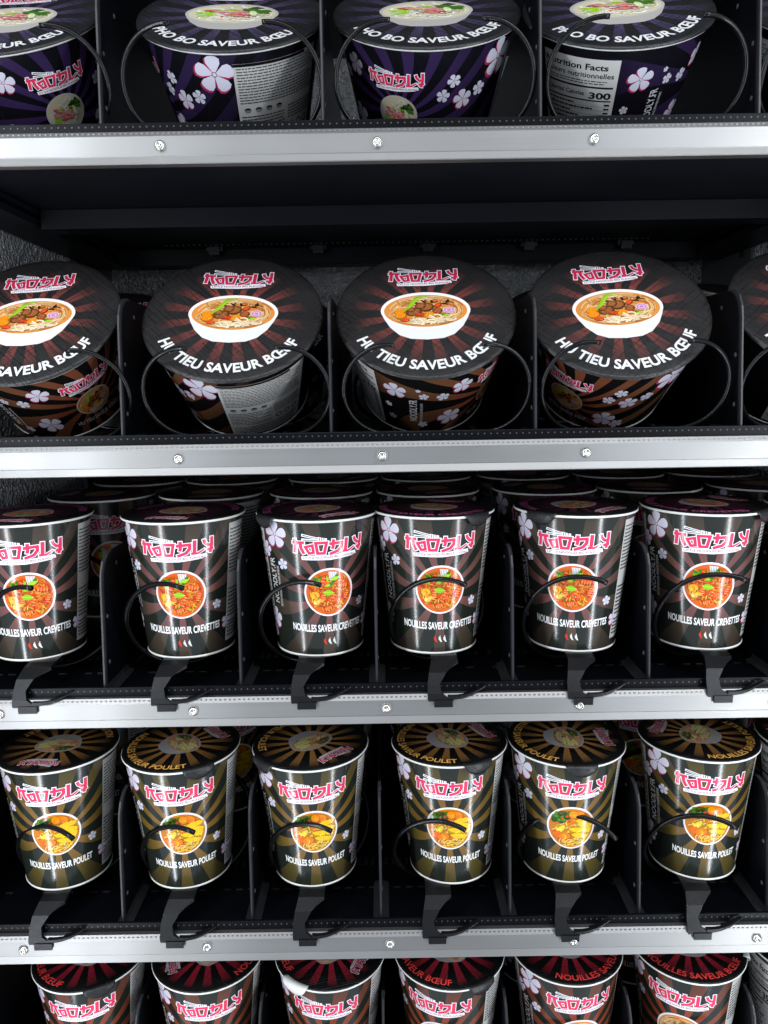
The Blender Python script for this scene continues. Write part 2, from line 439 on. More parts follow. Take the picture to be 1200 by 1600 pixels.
        blob(.35, .66, .26, .2, RGB(250, 130, 10), -.5, 3, 1.15); blob(.08, .68, .22, .2, RGB(250, 140, 10), -.9, 3, 1.15)
        for (x, y, l, a) in ((.55, .4, .42, .12), (.6, .15, .4, -.15), (.35, -.08, .5, -.05), (.42, -.38, .45, -.12), (.7, -.1, .25, .2)):
            for t in range(3): blob(x+.01*t, y-.04*t, l*(1-.1*t), .12-.02*t, RGB(238, 190, 20), a, 4, 1.3)
        blob(-.45, -.1, .3, .14, RGB(235, 200, 60), .9, 3)
        for i in range(22): A.stroke([T(-.65+rng.uniform(-.15, .15), -.25+rng.uniform(-.1, .1)), T(-.4+rng.uniform(-.1, .1), -.5+rng.uniform(-.1, .1)), T(-.1+rng.uniform(-.2, .15), -.62+rng.uniform(-.15, .1))], .05*rx, D(jit(RGB(240, 100, 15), rng)))
        blob(-.28, -.45, .3, .2, RGB(245, 120, 20), .3, 6, 1.3); blob(.42, -.72, .13, .1, RGB(110, 150, 30)); curl(30, (YE, RGB(250, 190, 110)), (-.5, -.95, .6, -.55), .26, .06)
    elif kind in ('beef', 'hutieu'):
        A.disc(cx, cy, rx, ry, D(RGB(222, 140, 62)), 40)
        for i in range(70):                                             # noodles swirling along the broth's edge
            r0 = rng.uniform(.62, .93); a = rng.uniform(0, 2*PI); s = rng.uniform(.5, 1.2)
            P = [T(r0*math.cos(a+s*t/7), r0*math.sin(a+s*t/7)) for t in range(8)]
            c = jit(rng.choice((RGB(235, 190, 130), RGB(225, 165, 95), RGB(245, 215, 170), RGB(190, 110, 50))), rng, .12)
            A.stroke(P, .036*rx, D(tuple(v*.6 for v in c))); A.stroke(P, .022*rx, D(c))
        curl(50, (RGB(235, 190, 130), RGB(240, 205, 150), RGB(215, 150, 80)), (-.8, -.9, .8, .8), .4, .04, .55)
        if kind == 'hutieu':
            for i in range(8): leaf(rng.uniform(-.1, .75), rng.uniform(.3, .6), rng.uniform(.15, .3), rng.uniform(-.6, 3), DK, .3)
            for (x, y, a, b) in ((-.28, -.1, .2, .24), (.02, .2, .19, .28), (-.12, .28, .14, .2), (.28, -.05, .12, .2), (-.36, .05, .12, .16)): blob(x, y, a, b, BR, .2, 26, 1.9)
            for i in range(5): blob(-.15+.1*i, -.28-.02*(i % 2), .11, .08, RGB(190, 60, 25), .3, 3)
            for (x, y) in ((-.62, -.05), (-.6, -.32), (.1, -.34)):
                blob(x, y, .15, .2, RGB(240, 145, 25), .2, 2, 1.1)
                for t in range(4): A.stroke([T(x-.1+.06*t, y+.12), T(x-.12+.06*t, y-.13)], .012*rx, D(RGB(210, 110, 10)))
            blob(-.5, -.58, .12, .12, RGB(215, 75, 30), 0, 4)
            for j, r in enumerate((.15, .12, .085, .05)): A.disc(*T(.56, -.02), r*rx, r*ry*1.25, D(RGB(225, 190, 215) if j % 2 == 0 else RGB(190, 120, 170)), 18)
            blob(.3, .28, .11, .12, RGB(200, 70, 30), .6); leaf(.25, -.32, .3, .1, GR, .5); leaf(.4, -.36, .16, .3, LG, .7)
            for i in range(6): A.stroke([T(-.5+.03*i, -.02+.05*i), T(-.3+.03*i, .62+.03*i), T(-.2+.06*i, .95)], .035*rx, D(jit(LG, rng)), .012*rx)
            curl(20, (RGB(245, 220, 180),), (-.4, -.9, .5, -.5), .4, .05, .7)
        else:
            for i in range(10): leaf(rng.uniform(-.75, -.2), rng.uniform(-.5, .5), rng.uniform(.3, .6), rng.uniform(-.8, 2.6), rng.choice((GR, RGB(40, 80, 20), RGB(90, 120, 30))), .35)
            for i in range(9): blob(rng.uniform(-.2, .5), rng.uniform(-.2, .6), .2, .13, rng.choice((BR, RGB(140, 85, 50), RGB(95, 50, 28))), rng.uniform(0, 2), 6, 1.7)
            curl(40, (RGB(240, 170, 70), OR), (.0, -.9, .9, .3), .3, .06)
            for i in range(6): A.disc(*T(rng.uniform(-.5, .6), rng.uniform(-.5, .5)), .07*rx, .05*ry, D(RD), 9, rng.uniform(0, 3))
    else:   # pho: pale broth, pink sliced beef, greens
        A.disc(cx, cy, rx, ry, D(RGB(215, 205, 175)), 40)
        curl(90, (RGB(235, 230, 210), RGB(245, 242, 230), RGB(215, 205, 170)), (-.95, -.95, .95, .95), .45, .06, .75)
        for i in range(10): leaf(rng.uniform(-.9, -.5), rng.uniform(-.4, .1), rng.uniform(.2, .45), rng.uniform(-.3, .9), LG, .3)
        for i in range(16): blob(rng.uniform(-.5, .35), rng.uniform(-.35, .3), rng.uniform(.16, .28), .1, rng.choice((RGB(215, 140, 135), RGB(190, 95, 95), RGB(230, 175, 165))), rng.uniform(-.5, .3), 4, 1.25)
        for i in range(9): leaf(rng.uniform(.15, .6), rng.uniform(.2, .6), rng.uniform(.3, .5), rng.uniform(-.9, .7), rng.choice((RGB(45, 80, 30), RGB(30, 60, 25), RGB(70, 110, 40))), .6)
        blob(.5, .0, .1, .34, RGB(215, 225, 170), .3, 3)
        for i in range(7): A.disc(*T(rng.uniform(-.3, .3), rng.uniform(.15, .45)), .06*rx, .05*ry, D(LG), 8)
        for i in range(4): A.disc(*T(rng.uniform(-.3, .3), rng.uniform(-.4, 0)), .05*rx, .04*ry, D(RD), 8)
def lidbowl(A, cx, cy, w, h, kind, seed, body, rim=None, dim=1., desat=0.):
    """printed bowl picture: dish ellipse on top, bowl side below"""
    rx = w/2; ry = h*.39; ty = cy + h*.5 - ry
    pts = [(cx+rx*math.cos(a), ty + ry*math.sin(a)*.6) for a in [PI*i/20 for i in range(21)]]
    low = [(-1, 0), (-.93, -.30), (-.8, -.62), (-.6, -.90), (-.36, -1.04), (0, -1.08), (.36, -1.04), (.6, -.90), (.8, -.62), (.93, -.30), (1, 0)]
    A.poly([(cx+x*rx, ty+y*(h-ry)*.93) for x, y in low], body)
    A.disc(cx, ty, rx, ry, rim or tuple(min(1, c*1.12) for c in body), 44)
    food(A, cx, ty-ry*.03, rx*.93, ry*.88, kind, seed, dim, desat)

# ------------------------------------------------------------------ noodle cups and bowls
SEG = 120
CUP = dict(rb=.0345, rt=.0466, h=.111); BOWL = dict(rb=.0500, rt=.0652, h=.082)
def D2U(a, d): return math.radians(a)*(d['rb']+d['rt'])/2
def build_kind(kind):
    K = KINDS[kind]; bowl = K['bowl']; d = BOWL if bowl else CUP; g = lambda a: D2U(a, d)
    parts = {}
    rb, rt, h = d['rb'], d['rt'], d['h']
    n = 12; prof = [(rb + (rt-rb)*i/n, h*i/n) for i in range(n+1)]
    parts['cup_body'] = lathe(prof, SEG, uvR=(rb+rt)/2)
    parts['base'] = lathe([(0, .003), (rb-.0012, .003), (rb-.0008, 0), (rb+.0003, -.0002), (rb+.0007, .0008), (rb+.0003, .0016)], 72)
    R = .0013 if bowl else .0011
    parts['rim'] = lathe([(rt+.0010+R*math.cos(a), h-R+R*math.sin(a)) for a in [2*PI*i/14 for i in range(14)]], 96, close=True)
    # lid: slightly uneven foil disc folded over the rim
    RL = .0680 if bowl else .0482; zt = h + .0006; rng = random.Random(hash(kind) % 97 if False else len(kind)*7)
    v = [(0, 0, zt)]; f = []; uv = [(0, 0)]; m = 96
    ring = [(.5, 0), (.9, 0), (.965, -.00002), (1., -.0004), (1.004, -.0016 if bowl else -.0009)]
    wob = [sum(rng.uniform(-1, 1)*math.cos(k*2*PI*i/m + rng2) for k, rng2 in ((3, 1.), (7, 2.), (13, .4)))/3 for i in range(m)]
    for s, dz in ring:
        for i in range(m):
            a = 2*PI*i/m; w = wob[i]*(.0005 if s > .99 else 0)
            v.append((RL*s*math.cos(a)*(1+w*4), RL*s*math.sin(a)*(1+w*4), zt+dz+w*.6)); uv.append((RL*s*math.cos(a), RL*s*math.sin(a)))
    for i in range(m):
        j = (i+1) % m; f.append((0, 1+i, 1+j))
        for k in range(len(ring)-1): f.append((1+k*m+i, 1+(k+1)*m+i, 1+(k+1)*m+j, 1+k*m+j))
    parts['lid'] = mesh('lid', v, f, True, uv)
    art = {}
    seed = K['seed']
    if not bowl:
        A = Art(5); logo(A, 0, .0900, .0530); art['logo_print'] = A
        A = Art(3); A.disc(0, .0532, .0196, .0196, RGB(236, 232, 234), 48); food(A, 0, .0530, .0182, .0182, K['food'], seed); art['food_picture'] = A
        A = Art(3); A.text(K['side'], 0, .0238, K['sw'], .0064, RGB(238, 238, 236), .026, bend=1.2)
        if kind == 'prawn':
            for i, c in enumerate((RGB(215, 50, 15), RGB(225, 225, 220), RGB(225, 225, 220))):
                x = -.0042+.0042*i
                A.poly([(x-.0008, .0142), (x+.0008, .0142), (x+.0012, .0122), (x+.0022, .0098), (x+.0008, .0102), (x-.0009, .0122)], c); A.stroke([(x, .0140), (x+.0004, .0155)], .0006, c)
        art['flavour_text'] = A
        A = Art(60)
        for a, vv, r, t in ((-58, .0935, .0102, .3), (-76, .081, .0062, .1), (-51, .0715, .0043, .5), (-76, .027, .0085, .2), (41, .040, .0038, .4), (57, .024, .0058, .1), (-88, .015, .006, .7)): blossom(A, g(a), vv*1.047, r, t)
        art['blossom_print'] = A
        A = Art(3); A.text('NOODLY.FR', g(-68), .0600, .037, .0062, RGB(215, 213, 214), .006, rot=PI/2)
        A.text('PETITES NOUILLES, GRANDES SAVEURS', g(-59.5), .056, .033, .0026, RGB(200, 198, 200), .01, rot=PI/2); art['web_address'] = A
        A = Art(3); nutrition(A, g(-128), g(-79), .012, .1035, K['cal'], seed); art['nutrition_panel'] = A
        A = Art(3); ingredients(A, g(56), g(118), .008, .105, seed+1, False); art['ingredients_panel'] = A
    else:
        A = Art(5); logo(A, 0, .0585, .041); art['logo_print'] = A
        A = Art(3); A.disc(0, .0335, .0150, .0138, RGB(190, 180, 172), 40); food(A, 0, .0335, .0140, .0128, K['food'], seed, .75); art['food_picture'] = A
        A = Art(3); A.text(K['side'], 0, .0145, .040, .0046, RGB(205, 205, 205), .01); art['flavour_text'] = A
        A = Art(60)
        for a, vv, r, t in ((-34, .062, .0075, .2), (-48, .053, .0046, .5), (-62, .0545, .0036, .2), (-40, .0225, .0095, .6), (-66, .062, .0018, .3), (-83, .058, .0085, .4), (-62, .015, .0040, .9), (-88, .020, .0035, .2), (-90, .036, .003, .5),
                            (33, .0475, .0046, .1), (40, .0575, .0046, .7), (48, .0435, .0068, .5), (61, .048, .005, .3), (34, .020, .0092, .2), (46, .012, .0056, .8), (76, .0655, .0125, .3)): blossom(A, g(a), vv, r, t)
        art['blossom_print'] = A
        A = Art(3); A.text('NOODLY.FR', g(-70), .034, .030, .0064, RGB(215, 213, 214), .01, rot=PI/2)
        A.text('PETITES NOUILLES, GRANDES SAVEURS', g(-63.5), .032, .026, .0022, RGB(200, 198, 200), .01, rot=PI/2); art['web_address'] = A
        A = Art(3); nutrition(A, g(-152), g(-98), .004, .0725, K['cal'], seed); art['nutrition_panel'] = A
        A = Art(90); ingredients(A, g(88), g(154), .004, .0725, seed+1); A.rect(g(88), .0705, g(140), .0725, RGB(20, 20, 20)); art['ingredients_panel'] = A
    for k, A in art.items(): parts[k] = A.wrap(k, rb, rt, h, SEG)
    z0 = zt + .00001
    if bowl:
        A = Art(2); logo(A, 0, .0415, .0555, pink=RGB(205, 40, 80)); parts['lid_logo'] = A.flat('lid_logo', z0)
        A = Art(2); lidbowl(A, 0, -.0030, .0680, .0515, K['food'], seed+3, K['dish'], dim=.95); parts['lid_picture'] = A.flat('lid_picture', z0)
        A = Art(2); A.text(K['lidtext'], 0, 0, K['lw'], .0098, RGB(226, 226, 224), .03, arc=.0545); parts['lid_text'] = A.flat('lid_text', z0)
    else:
        A = Art(2); logo(A, 0, .0325, .0330, pink=RGB(205, 45, 85)); parts['lid_logo'] = A.flat('lid_logo', z0)
        A = Art(2); lidbowl(A, 0, -.002, .0390, .0330, K['food'], seed+3, K['dish'], dim=1.6, desat=.35); parts['lid_picture'] = A.flat('lid_picture', z0)
        A = Art(2); A.text(K['lidtext'], 0, 0, K['lw'], .0066, K['lcol'], .015, arc=.0405); parts['lid_text'] = A.flat('lid_text', z0)
    if not bowl:      # pull tab folded over the rim
        v = []; f = []; uv = []; na, nb = 12, 7
        path = [(RL-.003, zt+.0001), (RL+.0004, zt+.0002), (rt+.0034, h-.0002), (rt+.0042, h-.0025), (rt+.0040, h-.0048), (rt+.0032, h-.0070), (rt+.0026, h-.0088)]
        for i in range(na+1):
            s = -1+2*i/na
            for j, (r, z) in enumerate(path):
                t = j/(nb-1); half = .27*(1-.66*max(0, t-.25)**1.2)
                zz = z + (abs(s)**2.5)*.0022*max(0, t-.3)
                a = s*half - PI/2; v.append(((r+.0008*math.sin(3*s+j))*math.cos(a), r*math.sin(a), zz)); uv.append((r*math.cos(a), r*math.sin(a)-z))
        for i in range(na):
            for j in range(nb-1): f.append((i*nb+j, i*nb+j+1, (i+1)*nb+j+1, (i+1)*nb+j))
        parts['pull_tab'] = mesh('tab', v, f, True, uv)
    for k, me in parts.items():
        me.name = kind + '_' + k; me.materials.clear()
        me.materials.append(M[{'cup_body': 'wrap_'+kind, 'lid': 'lid_'+kind, 'rim': 'whitepaper', 'base': 'whitepaper', 'pull_tab': 'tab'}.get(k, 'lidprint' if k.startswith('lid_') else 'print')])
    K['parts'] = parts
    return K
BLK = RGB(31, 35, 30)
M['wrap_pho'] = wrapper('purple_ray_wrapper', (.0055, .005, .008), RGB(62, 42, 88), RGB(42, 30, 60), .034, 15, 6, .06, (.075, .12), swirl=7)
M['wrap_hutieu'] = wrapper('brown_ray_wrapper', (.006, .005, .005), RGB(128, 58, 40), RGB(100, 66, 44), .034, 15, 6, .06, (.075, .12), swirl=7)
M['wrap_prawn'] = wrapper('dusty_pink_ray_wrapper', BLK, RGB(142, 80, 82), RGB(72, 60, 50), .0532, 13, 9, .042, (.036, .090), phase=-PI/26)
M['wrap_chicken'] = wrapper('gold_ray_wrapper', BLK, RGB(150, 104, 42), RGB(84, 72, 34), .0532, 13, 9, .042, (.036, .090), phase=-PI/26)
M['wrap_beef'] = wrapper('rust_ray_wrapper', BLK, RGB(156, 64, 38), RGB(104, 56, 38), .0532, 13, 9, .042, (.036, .090), phase=-PI/26)
LB = (.017, .0155, .0155)
M['lid_pho'] = lidmat('purple_ray_lid', (.015, .015, .017), RGB(72, 62, 92), 16, .030, .064, .0065, line=.85)
M['lid_hutieu'] = lidmat('brown_ray_lid', LB, RGB(122, 60, 54), 16, .024, .056, .0065, line=.9)
M['lid_prawn'] = lidmat('plum_ray_lid', (.006, .006, .006), RGB(120, 44, 74), 16, .018, .038, .012, line=.15)
M['lid_chicken'] = lidmat('bronze_ray_lid', (.006, .006, .006), RGB(182, 128, 66), 16, .020, .044, .012, line=.15)
M['lid_beef'] = lidmat('crimson_ray_lid', (.006, .006, .006), RGB(196, 44, 64), 16, .020, .044, .012, line=.15)
M['tab'] = lidmat('black_foil_tab', (.02, .02, .021), (.012, .012, .013), 3, .1, .2, .006, line=.9)
KINDS = {
 'pho': dict(bowl=True, food='pho', seed=11, side='PHO BO SAVEUR BŒUF', lidtext='PHO BO SAVEUR BŒUF', lw=.118, cal=300, dish=RGB(176, 172, 166)),
 'hutieu': dict(bowl=True, food='hutieu', seed=22, side='HU TIEU SAVEUR BŒUF', lidtext='HU TIEU SAVEUR BŒUF', lw=.118, cal=310, dish=RGB(226, 224, 222)),
 'prawn': dict(bowl=False, food='prawn', seed=33, side='NOUILLES SAVEUR CREVETTES', sw=.064, lidtext='NOUILLES SAVEUR CREVETTES', lw=.115, lcol=RGB(215, 95, 160), cal=350, dish=RGB(196, 190, 186)),
 'chicken': dict(bowl=False, food='chicken', seed=44, side='NOUILLES SAVEUR POULET', sw=.057, lidtext='NOUILLES SAVEUR POULET', lw=.098, lcol=RGB(255, 190, 90), cal=350, dish=RGB(186, 182, 182)),
 'beef': dict(bowl=False, food='beef', seed=55, side='NOUILLES SAVEUR BŒUF', sw=.053, lidtext='NOUILLES SAVEUR BŒUF', lw=.094, lcol=RGB(255, 74, 70), cal=350, dish=RGB(190, 184, 182)),
}
for k in KINDS: build_kind(k)

def place(kind, loc, yaw, lid_rot, label, group, tilt=0., tab=None, tabwhite=False, lean=0.):
    """one cup or bowl; yaw turns the printed wall, lid_rot the lid art (degrees, anticlockwise from above)"""
    K = KINDS[kind]; P = K['parts']
    r = empty('noodle_bowl' if K['bowl'] else 'noodle_cup', loc, label, 'noodle bowl' if K['bowl'] else 'noodle cup', group)
    r.rotation_euler = (math.radians(tilt), math.radians(lean), 0)
    def ch(n, par, rz=0):
        o = bpy.data.objects.new(n, P[n]); COL.objects.link(o); o.parent = par; o.rotation_euler[2] = math.radians(rz); return o
    b = ch('cup_body', r, yaw)
    for n in ('logo_print', 'food_picture', 'flavour_text', 'blossom_print', 'web_address', 'nutrition_panel', 'ingredients_panel'): ch(n, b)
    ch('rim', r); ch('base', r)
    l = ch('lid', r, lid_rot)
    for n in ('lid_logo', 'lid_picture', 'lid_text'): ch(n, l)
    if tab is not None and not K['bowl']:
        t = ch('pull_tab', r, tab)
        md = t.modifiers.new('thick', 'SOLIDIFY'); md.thickness = .00025
        if tabwhite:
            t.data = t.data.copy(); t.data.materials[0] = M['whitepaper']; t['label'] = 'white underside of the pull tab'
    return r

# ------------------------------------------------------------------ the cabinet
XL, XR, YB = -.347, .415, .47
ZT, ZB = CZ+.40, CZ-.80
def wallobj(name, bs, mat):
    o = link(name, boxes(bs), mat); o['kind'] = 'structure'; return o
wallobj('wall_back', [(XL, XR, YB, YB+.01, ZB, ZT)], M['stucco'])
for nm, x0, x1, s in (('wall_left', XL-.01, XL, 1), ('wall_right', XR, XR+.01, -1)):
    w = wallobj(nm, [(x0, x1, -.02, YB, ZB, ZT)], M['stucco'])
    a, b = (x1, x1+.003) if s > 0 else (x0-.003, x0)
    p = link('mounting_strip', boxes([(a, b, .335, YB-.002, ZB, ZT)]), M['galv'], w)
    h0, h1 = (b, b+.0008) if s > 0 else (a-.0008, a)
    for i in range(26): link('slot', boxes([(h0, h1, .352, .362, CZ-.62+i*.038, CZ-.605+i*.038)]), M['socket'], w)
wallobj('floor', [(XL, XR, -.02, YB, ZB-.01, ZB)], M['under'])
wallobj('ceiling', [(XL, XR, -.02, YB, ZT, ZT+.01)], M['under'])

# ------------------------------------------------------------------ shelves
SCREW = lathe([(0, -.0016), (.0012, -.0016), (.0014, -.0028), (.0026, -.0025), (.0036, -.0012), (.0040, 0)], 28)
SCREW.materials.append(M['screw'])
SOCK = lathe([(0, -.0018), (.0012, -.0018)], 6, smooth=False); SOCK.materials.append(M['socket'])
for me in (SCREW, SOCK): me.transform(Matrix.Rotation(-PI/2, 4, 'X')); fix(me)
def divider_mesh():
    H = .106; t = .0011
    o = [(.010, 0), (.4, 0), (.4, H*.9), (.16, H*.93), (.10, H), (.040, H)]
    c = [(.040 - .022*math.sin(a*PI/12), H - .022*(1-math.cos(a*PI/12))) for a in range(1, 7)]
    prof = o + c
    v = [(-t, y, z) for y, z in prof] + [(t, y, z) for y, z in prof]; n = len(prof)
    f = [(i, (i+1) % n, n+(i+1) % n, n+i) for i in range(n)] + [tuple(range(n))[::-1], tuple(range(n, 2*n))]
    me = mesh('divider', v, f); fix(me)
    bm = bmesh.new(); bm.from_mesh(me); bmesh.ops.bevel(bm, geom=[e for e in bm.edges if len(e.link_faces) == 2 and e.calc_face_angle(0) > 1.2], offset=.0004, segments=1, affect='EDGES'); bm.to_mesh(me); bm.free()
    me.materials.append(M['black']); return me
DIV = divider_mesh()
def divider_edge():
    v = []; f = []
    pts = [(.0095, .002), (.0172, .084), (.0190, .0925), (.0240, .1005), (.0315, .1052), (.040, .1064)]
    for i, (y, z) in enumerate(pts):
        w = .0012
        v += [(-w, y-.0004, z), (-w*.5, y-.0016, z+.0004), (w*.5, y-.0016, z+.0004), (w, y-.0004, z), (w, y+.0022, z-.0008), (-w, y+.0022, z-.0008)]
    for i in range(len(pts)-1):
        for k in range(6): f.append((i*6+k, i*6+(k+1) % 6, i*6+6+(k+1) % 6, i*6+6+k))
    me = mesh('edge', v, f); fix(me); me.materials.append(M['edge']); return me
DEDGE = divider_edge()
FOOT = extrude_x([(.008, .0005), (.05, .0005), (.05, .002), (.008, .002)], -.008, .008)
FOOT2 = mesh('foot', [(-.0065, .0085, .0004), (.0065, .0085, .0004), (.0055, .0085, .0012), (.0018, .0085, .0022), (.0011, .0085, .006), (-.0011, .0085, .006), (-.0018, .0085, .0022), (-.0055, .0085, .0012)] +
             [(-.0065, .06, .0004), (.0065, .06, .0004), (.0055, .06, .0012), (.0018, .06, .0022), (.0011, .06, .006), (-.0011, .06, .006), (-.0018, .06, .0022), (-.0055, .06, .0012)],
             [tuple(range(8))[::-1], tuple(range(8, 16))] + [(i, (i+1) % 8, 8+(i+1) % 8, 8+i) for i in range(8)])
fix(FOOT2); FOOT2.materials.append(M['edge'])
RIV = lathe([(0, .0006), (.0012, .0005), (.0018, 0)], 12); RIV.materials.append(M['hole']); RIV.transform(Matrix.Rotation(PI/2, 4, 'Y'))
def coil_single(a0):
    R = .0405; zc = .0455; pts = []; N = 150
    for i in range(N+1):
        a = math.radians(a0) + i/N*2*PI*3.2; y = .000 + .113*i/N*3.2
        if i < 14: y += .004*(1-i/14)
        pts.append((-R*math.sin(a), y, zc+R*math.cos(a)))
    return tube(pts, .0020, 10)
def coil_side(s):
    R = .0318; zc = .0358; pts = []
    for i in range(33): a = math.radians(-10 + 200*i/32); pts.append((-s*R*math.sin(a), .000+.040*(i/32)**1.2, zc+R*math.cos(a)))
    x, y, z = pts[-1]
    for i in range(1, 9): pts.append((x, y+.14*i/8, z))
    for i in range(1, 49): a = math.radians(190 + 560*i/48); pts.append((-s*R*math.sin(a), y+.14+.17*i/48, zc+R*math.cos(a)))
    return tube(pts, .0017, 10)
COILS = {a: coil_single(-a) for a in (8, 16, 20, 24, 30, 48)}; COILL = coil_side(1); COILR = coil_side(-1)
for me in (*COILS.values(), COILL, COILR): me.materials.append(M['wire'])
def bracket():
    """moulded arm: carries the cup over the tray and clips on the front rail"""
    st = [(-.0095, .0110, .060, .0225), (-.0095, .0110, .020, .0225), (-.0098, .0110, .012, .0212), (-.0118, .0012, .0030, .0150), (-.0132, -.0040, -.0010, .0072), (-.0133, -.0025, -.0040, .0010), (-.0133, .0030, -.0048, -.0030), (-.0128, .0065, -.0050, -.0046)]
    t = .0026; v = []; f = []
    for i, (a, b, y, z) in enumerate(st):
        y0, z0 = st[max(0, i-1)][2:]; y1, z1 = st[min(len(st)-1, i+1)][2:]
        d = Vector((y1-y0, z1-z0)).normalized(); nx, nz_ = d.y*-1, d.x
        v += [(a, y, z), (b, y, z), (b, y+(-nx)*-t*0+(t if abs(d.y) > .7 else 0), z-(t if abs(d.y) <= .7 else 0)), (a, y+(t if abs(d.y) > .7 else 0), z-(t if abs(d.y) <= .7 else 0))]
    n = len(st)
    for i in range(n-1):
        for k in range(4): f.append((i*4+k, i*4+(k+1) % 4, i*4+4+(k+1) % 4, i*4+4+k))
    f += [(0, 1, 2, 3), (4*n-4, 4*n-3, 4*n-2, 4*n-1)]
    # clip tab below and hooked flange to the right
    def bx(x0, x1, y0, y1, z0, z1):
        b = len(v); v.extend([(x, y, z) for z in (z0, z1) for y in (y0, y1) for x in (x0, x1)])
        f.extend([tuple(b+i for i in q) for q in ((0,2,3,1), (4,5,7,6), (0,1,5,4), (2,6,7,3), (0,4,6,2), (1,3,7,5))])
    bx(-.0085, .0055, -.0058, -.0042, -.0090, -.0035)
    b = len(v); m = 8
    for i in range(m+1):
        q = i/m; x = .002 + .029*q; y = -.0050 + .004*q*q; z = -.0030 + .0085*q**2.2; w = .0024*(1-.75*q)
        v += [(x, y, z+w), (x, y, z-w*.3), (x, y+.007*(1-q*.5), z-w*.3), (x, y+.007*(1-q*.5), z+w)]
    for i in range(m):
        for k in range(4): f.append((b+i*4+k, b+i*4+(k+1) % 4, b+i*4+4+(k+1) % 4, b+i*4+4+k))
    f += [(b, b+1, b+2, b+3), (b+4*m, b+4*m+1, b+4*m+2, b+4*m+3)]
    b = len(v); bx(-.012, .012, .0600, .36, .0199, .0225)
    me = mesh('bracket', v, f); fix(me); me.materials.append(M['plastic']); return me
BRK = bracket()
RAIL = [(.003, 0), (-.0010, 0), (-.0034, -.0036), (-.0034, -.0158), (-.0030, -.0164), (-.0052, -.0212), (-.0046, -.0218), (.003, -.0218)]
def shelf(zt, label, divx, slots, kind, screws, ends=(20,)*7, coil_dx=0., sup_dx=0.):
    z = CZ + zt
    s = empty('shelf_tray', (0, 0, z), label, 'shelf', 'shelf trays of the machine')
    x0, x1 = XL+.004, XR-.004
    link('tray_floor', boxes([(x0, x1, .006, .42, -.003, 0)]), M['black'], s)
    link('front_lip', boxes([(x0, x1, .0032, .0056, -.012, .0072)], .0006), M['black'], s)
    r = link('front_rail', extrude_x(RAIL, x0-.004, x1+.004), M['alu'], s)
    for x in screws:
        o = link('screw', SCREW, None, r); o.location = (x, -.0034, -.0098)
    n = int((x1-x0)/.0046)
    o = link('perforation', boxes([(x0+.002+i*.0046, x0+.0029+i*.0046, .0028, .0034, .0040, .0049) for i in range(n)]), M['hole'], s); o['kind'] = 'stuff'
    o = link('rail_ribbing', boxes([(x0+i*.0036, x0+.0019+i*.0036, -.0028, -.0006, -.0020, -.0012) for i in range(int((x1-x0)/.0036))], .0004), M['alu'], s); o['kind'] = 'stuff'
    sl = []
    rng = random.Random(int(abs(zt)*1000))
    for yy, w, ln in ((.052, .006, .0016), (.085, .0028, .010)):
        x = x0+.01
        while x < x1-.01:
            if rng.random() < .8: sl.append((x, x+w, yy, yy+ln, .0001, .0006))
            x += .0105 if w > .004 else .0062
    o = link('floor_slot', boxes(sl), M['edge'], s); o['kind'] = 'stuff'
    if kind == 'cup':
        hp = .10 if zt > -.3 else .165
        for a in (x0, x1-.0015): link('side_shade_panel', boxes([(a, a+.0015, .007, .40, .0005, hp)]), M['black'], s)  # added black plates that keep the side walls dark beside the cups
    # underside: cross beams with hooks, side runners
    for y, za, zb in ((.165, -.0285, -.0115), (.37, -.0305, -.0115)):
        bm = link('cross_beam', boxes([(-.302, .366, y, y+.028, za, zb)], .0008), M['under'], s)
    link('bottom_plate', boxes([(-.302, .366, .006, .41, -.0115, -.0035)]), M['under'], s)
    for a, b in ((x0, -.304), (.368, x1)):
        link('side_runner', boxes([(a, b, .01, .42, -.026, -.020), (a, b, .01, .42, -.016, -.0115)]), M['under'], s)
    for x in (-.188, -.070, .055, .17, .28):
        link('hook', boxes([(x-.009, x+.009, .358, .372, -.0165, -.0115), (x-.006, x+.006, .355, .360, -.021, -.0115)]), M['edge'], s)
    o = link('vent_comb', boxes([(-.24+i*.0062, -.2375+i*.0062, .345, .362, -.0125, -.0112) for i in range(88)]), M['socket'], s); o['kind'] = 'stuff'
    for x in (-.17, -.04, .085, .215):
        link('latch', boxes([(x-.008, x+.008, .012, .0128, -.0145, -.0115), (x-.008, x-.0068, .0125, .020, -.014, -.0115), (x+.0068, x+.008, .0125, .020, -.014, -.0115)]), M['edge'], s)
    for x in divx:
        d = link('divider', DIV, None, s); d.location = (x, 0, 0)
        for me, nm in ((DEDGE, 'front_edge'), (FOOT2, 'foot')): link(nm, me, None, d)
        for yy, zz in ((.022, .058), (.020, .022), (.05, .094)):
            q = link('rivet', RIV, None, d); q.location = (.0011, yy, zz)
            if x > .05: q.rotation_euler = (0, PI, 0); q.location.x = -.0011
    for i, x in enumerate(slots):
        if kind == 'bowl':
            for me, dx in ((COILL, -.0365+coil_dx*(.1855-x)/.3), (COILR, .0365+coil_dx*(.1855-x)/.3)): c = link('spiral_coil', me, None, s); c.location = (x+dx, 0, 0)
        else:
            c = link('spiral_coil', COILS[ends[i]], None, s); c.location = (x, 0, 0)
            b = link('cup_support', BRK, None, s); b.location = (x+sup_dx, 0, 0)
    return s
SX = [-.2926 + .146*i for i in range(5)]
ZS_ = [.1724, -.0384, -.2293, -.4278, -.6225]
BD = [-.1895, -.0375, .1115, .2610]; BS = [-.2655, -.1145, .0360, .1855, .3360]
CD = [-.2165, -.112, -.0075, .097, .2015, .306]; CSL = [-.2690, -.1645, -.0590, .0440, .1495, .2545, .3580]
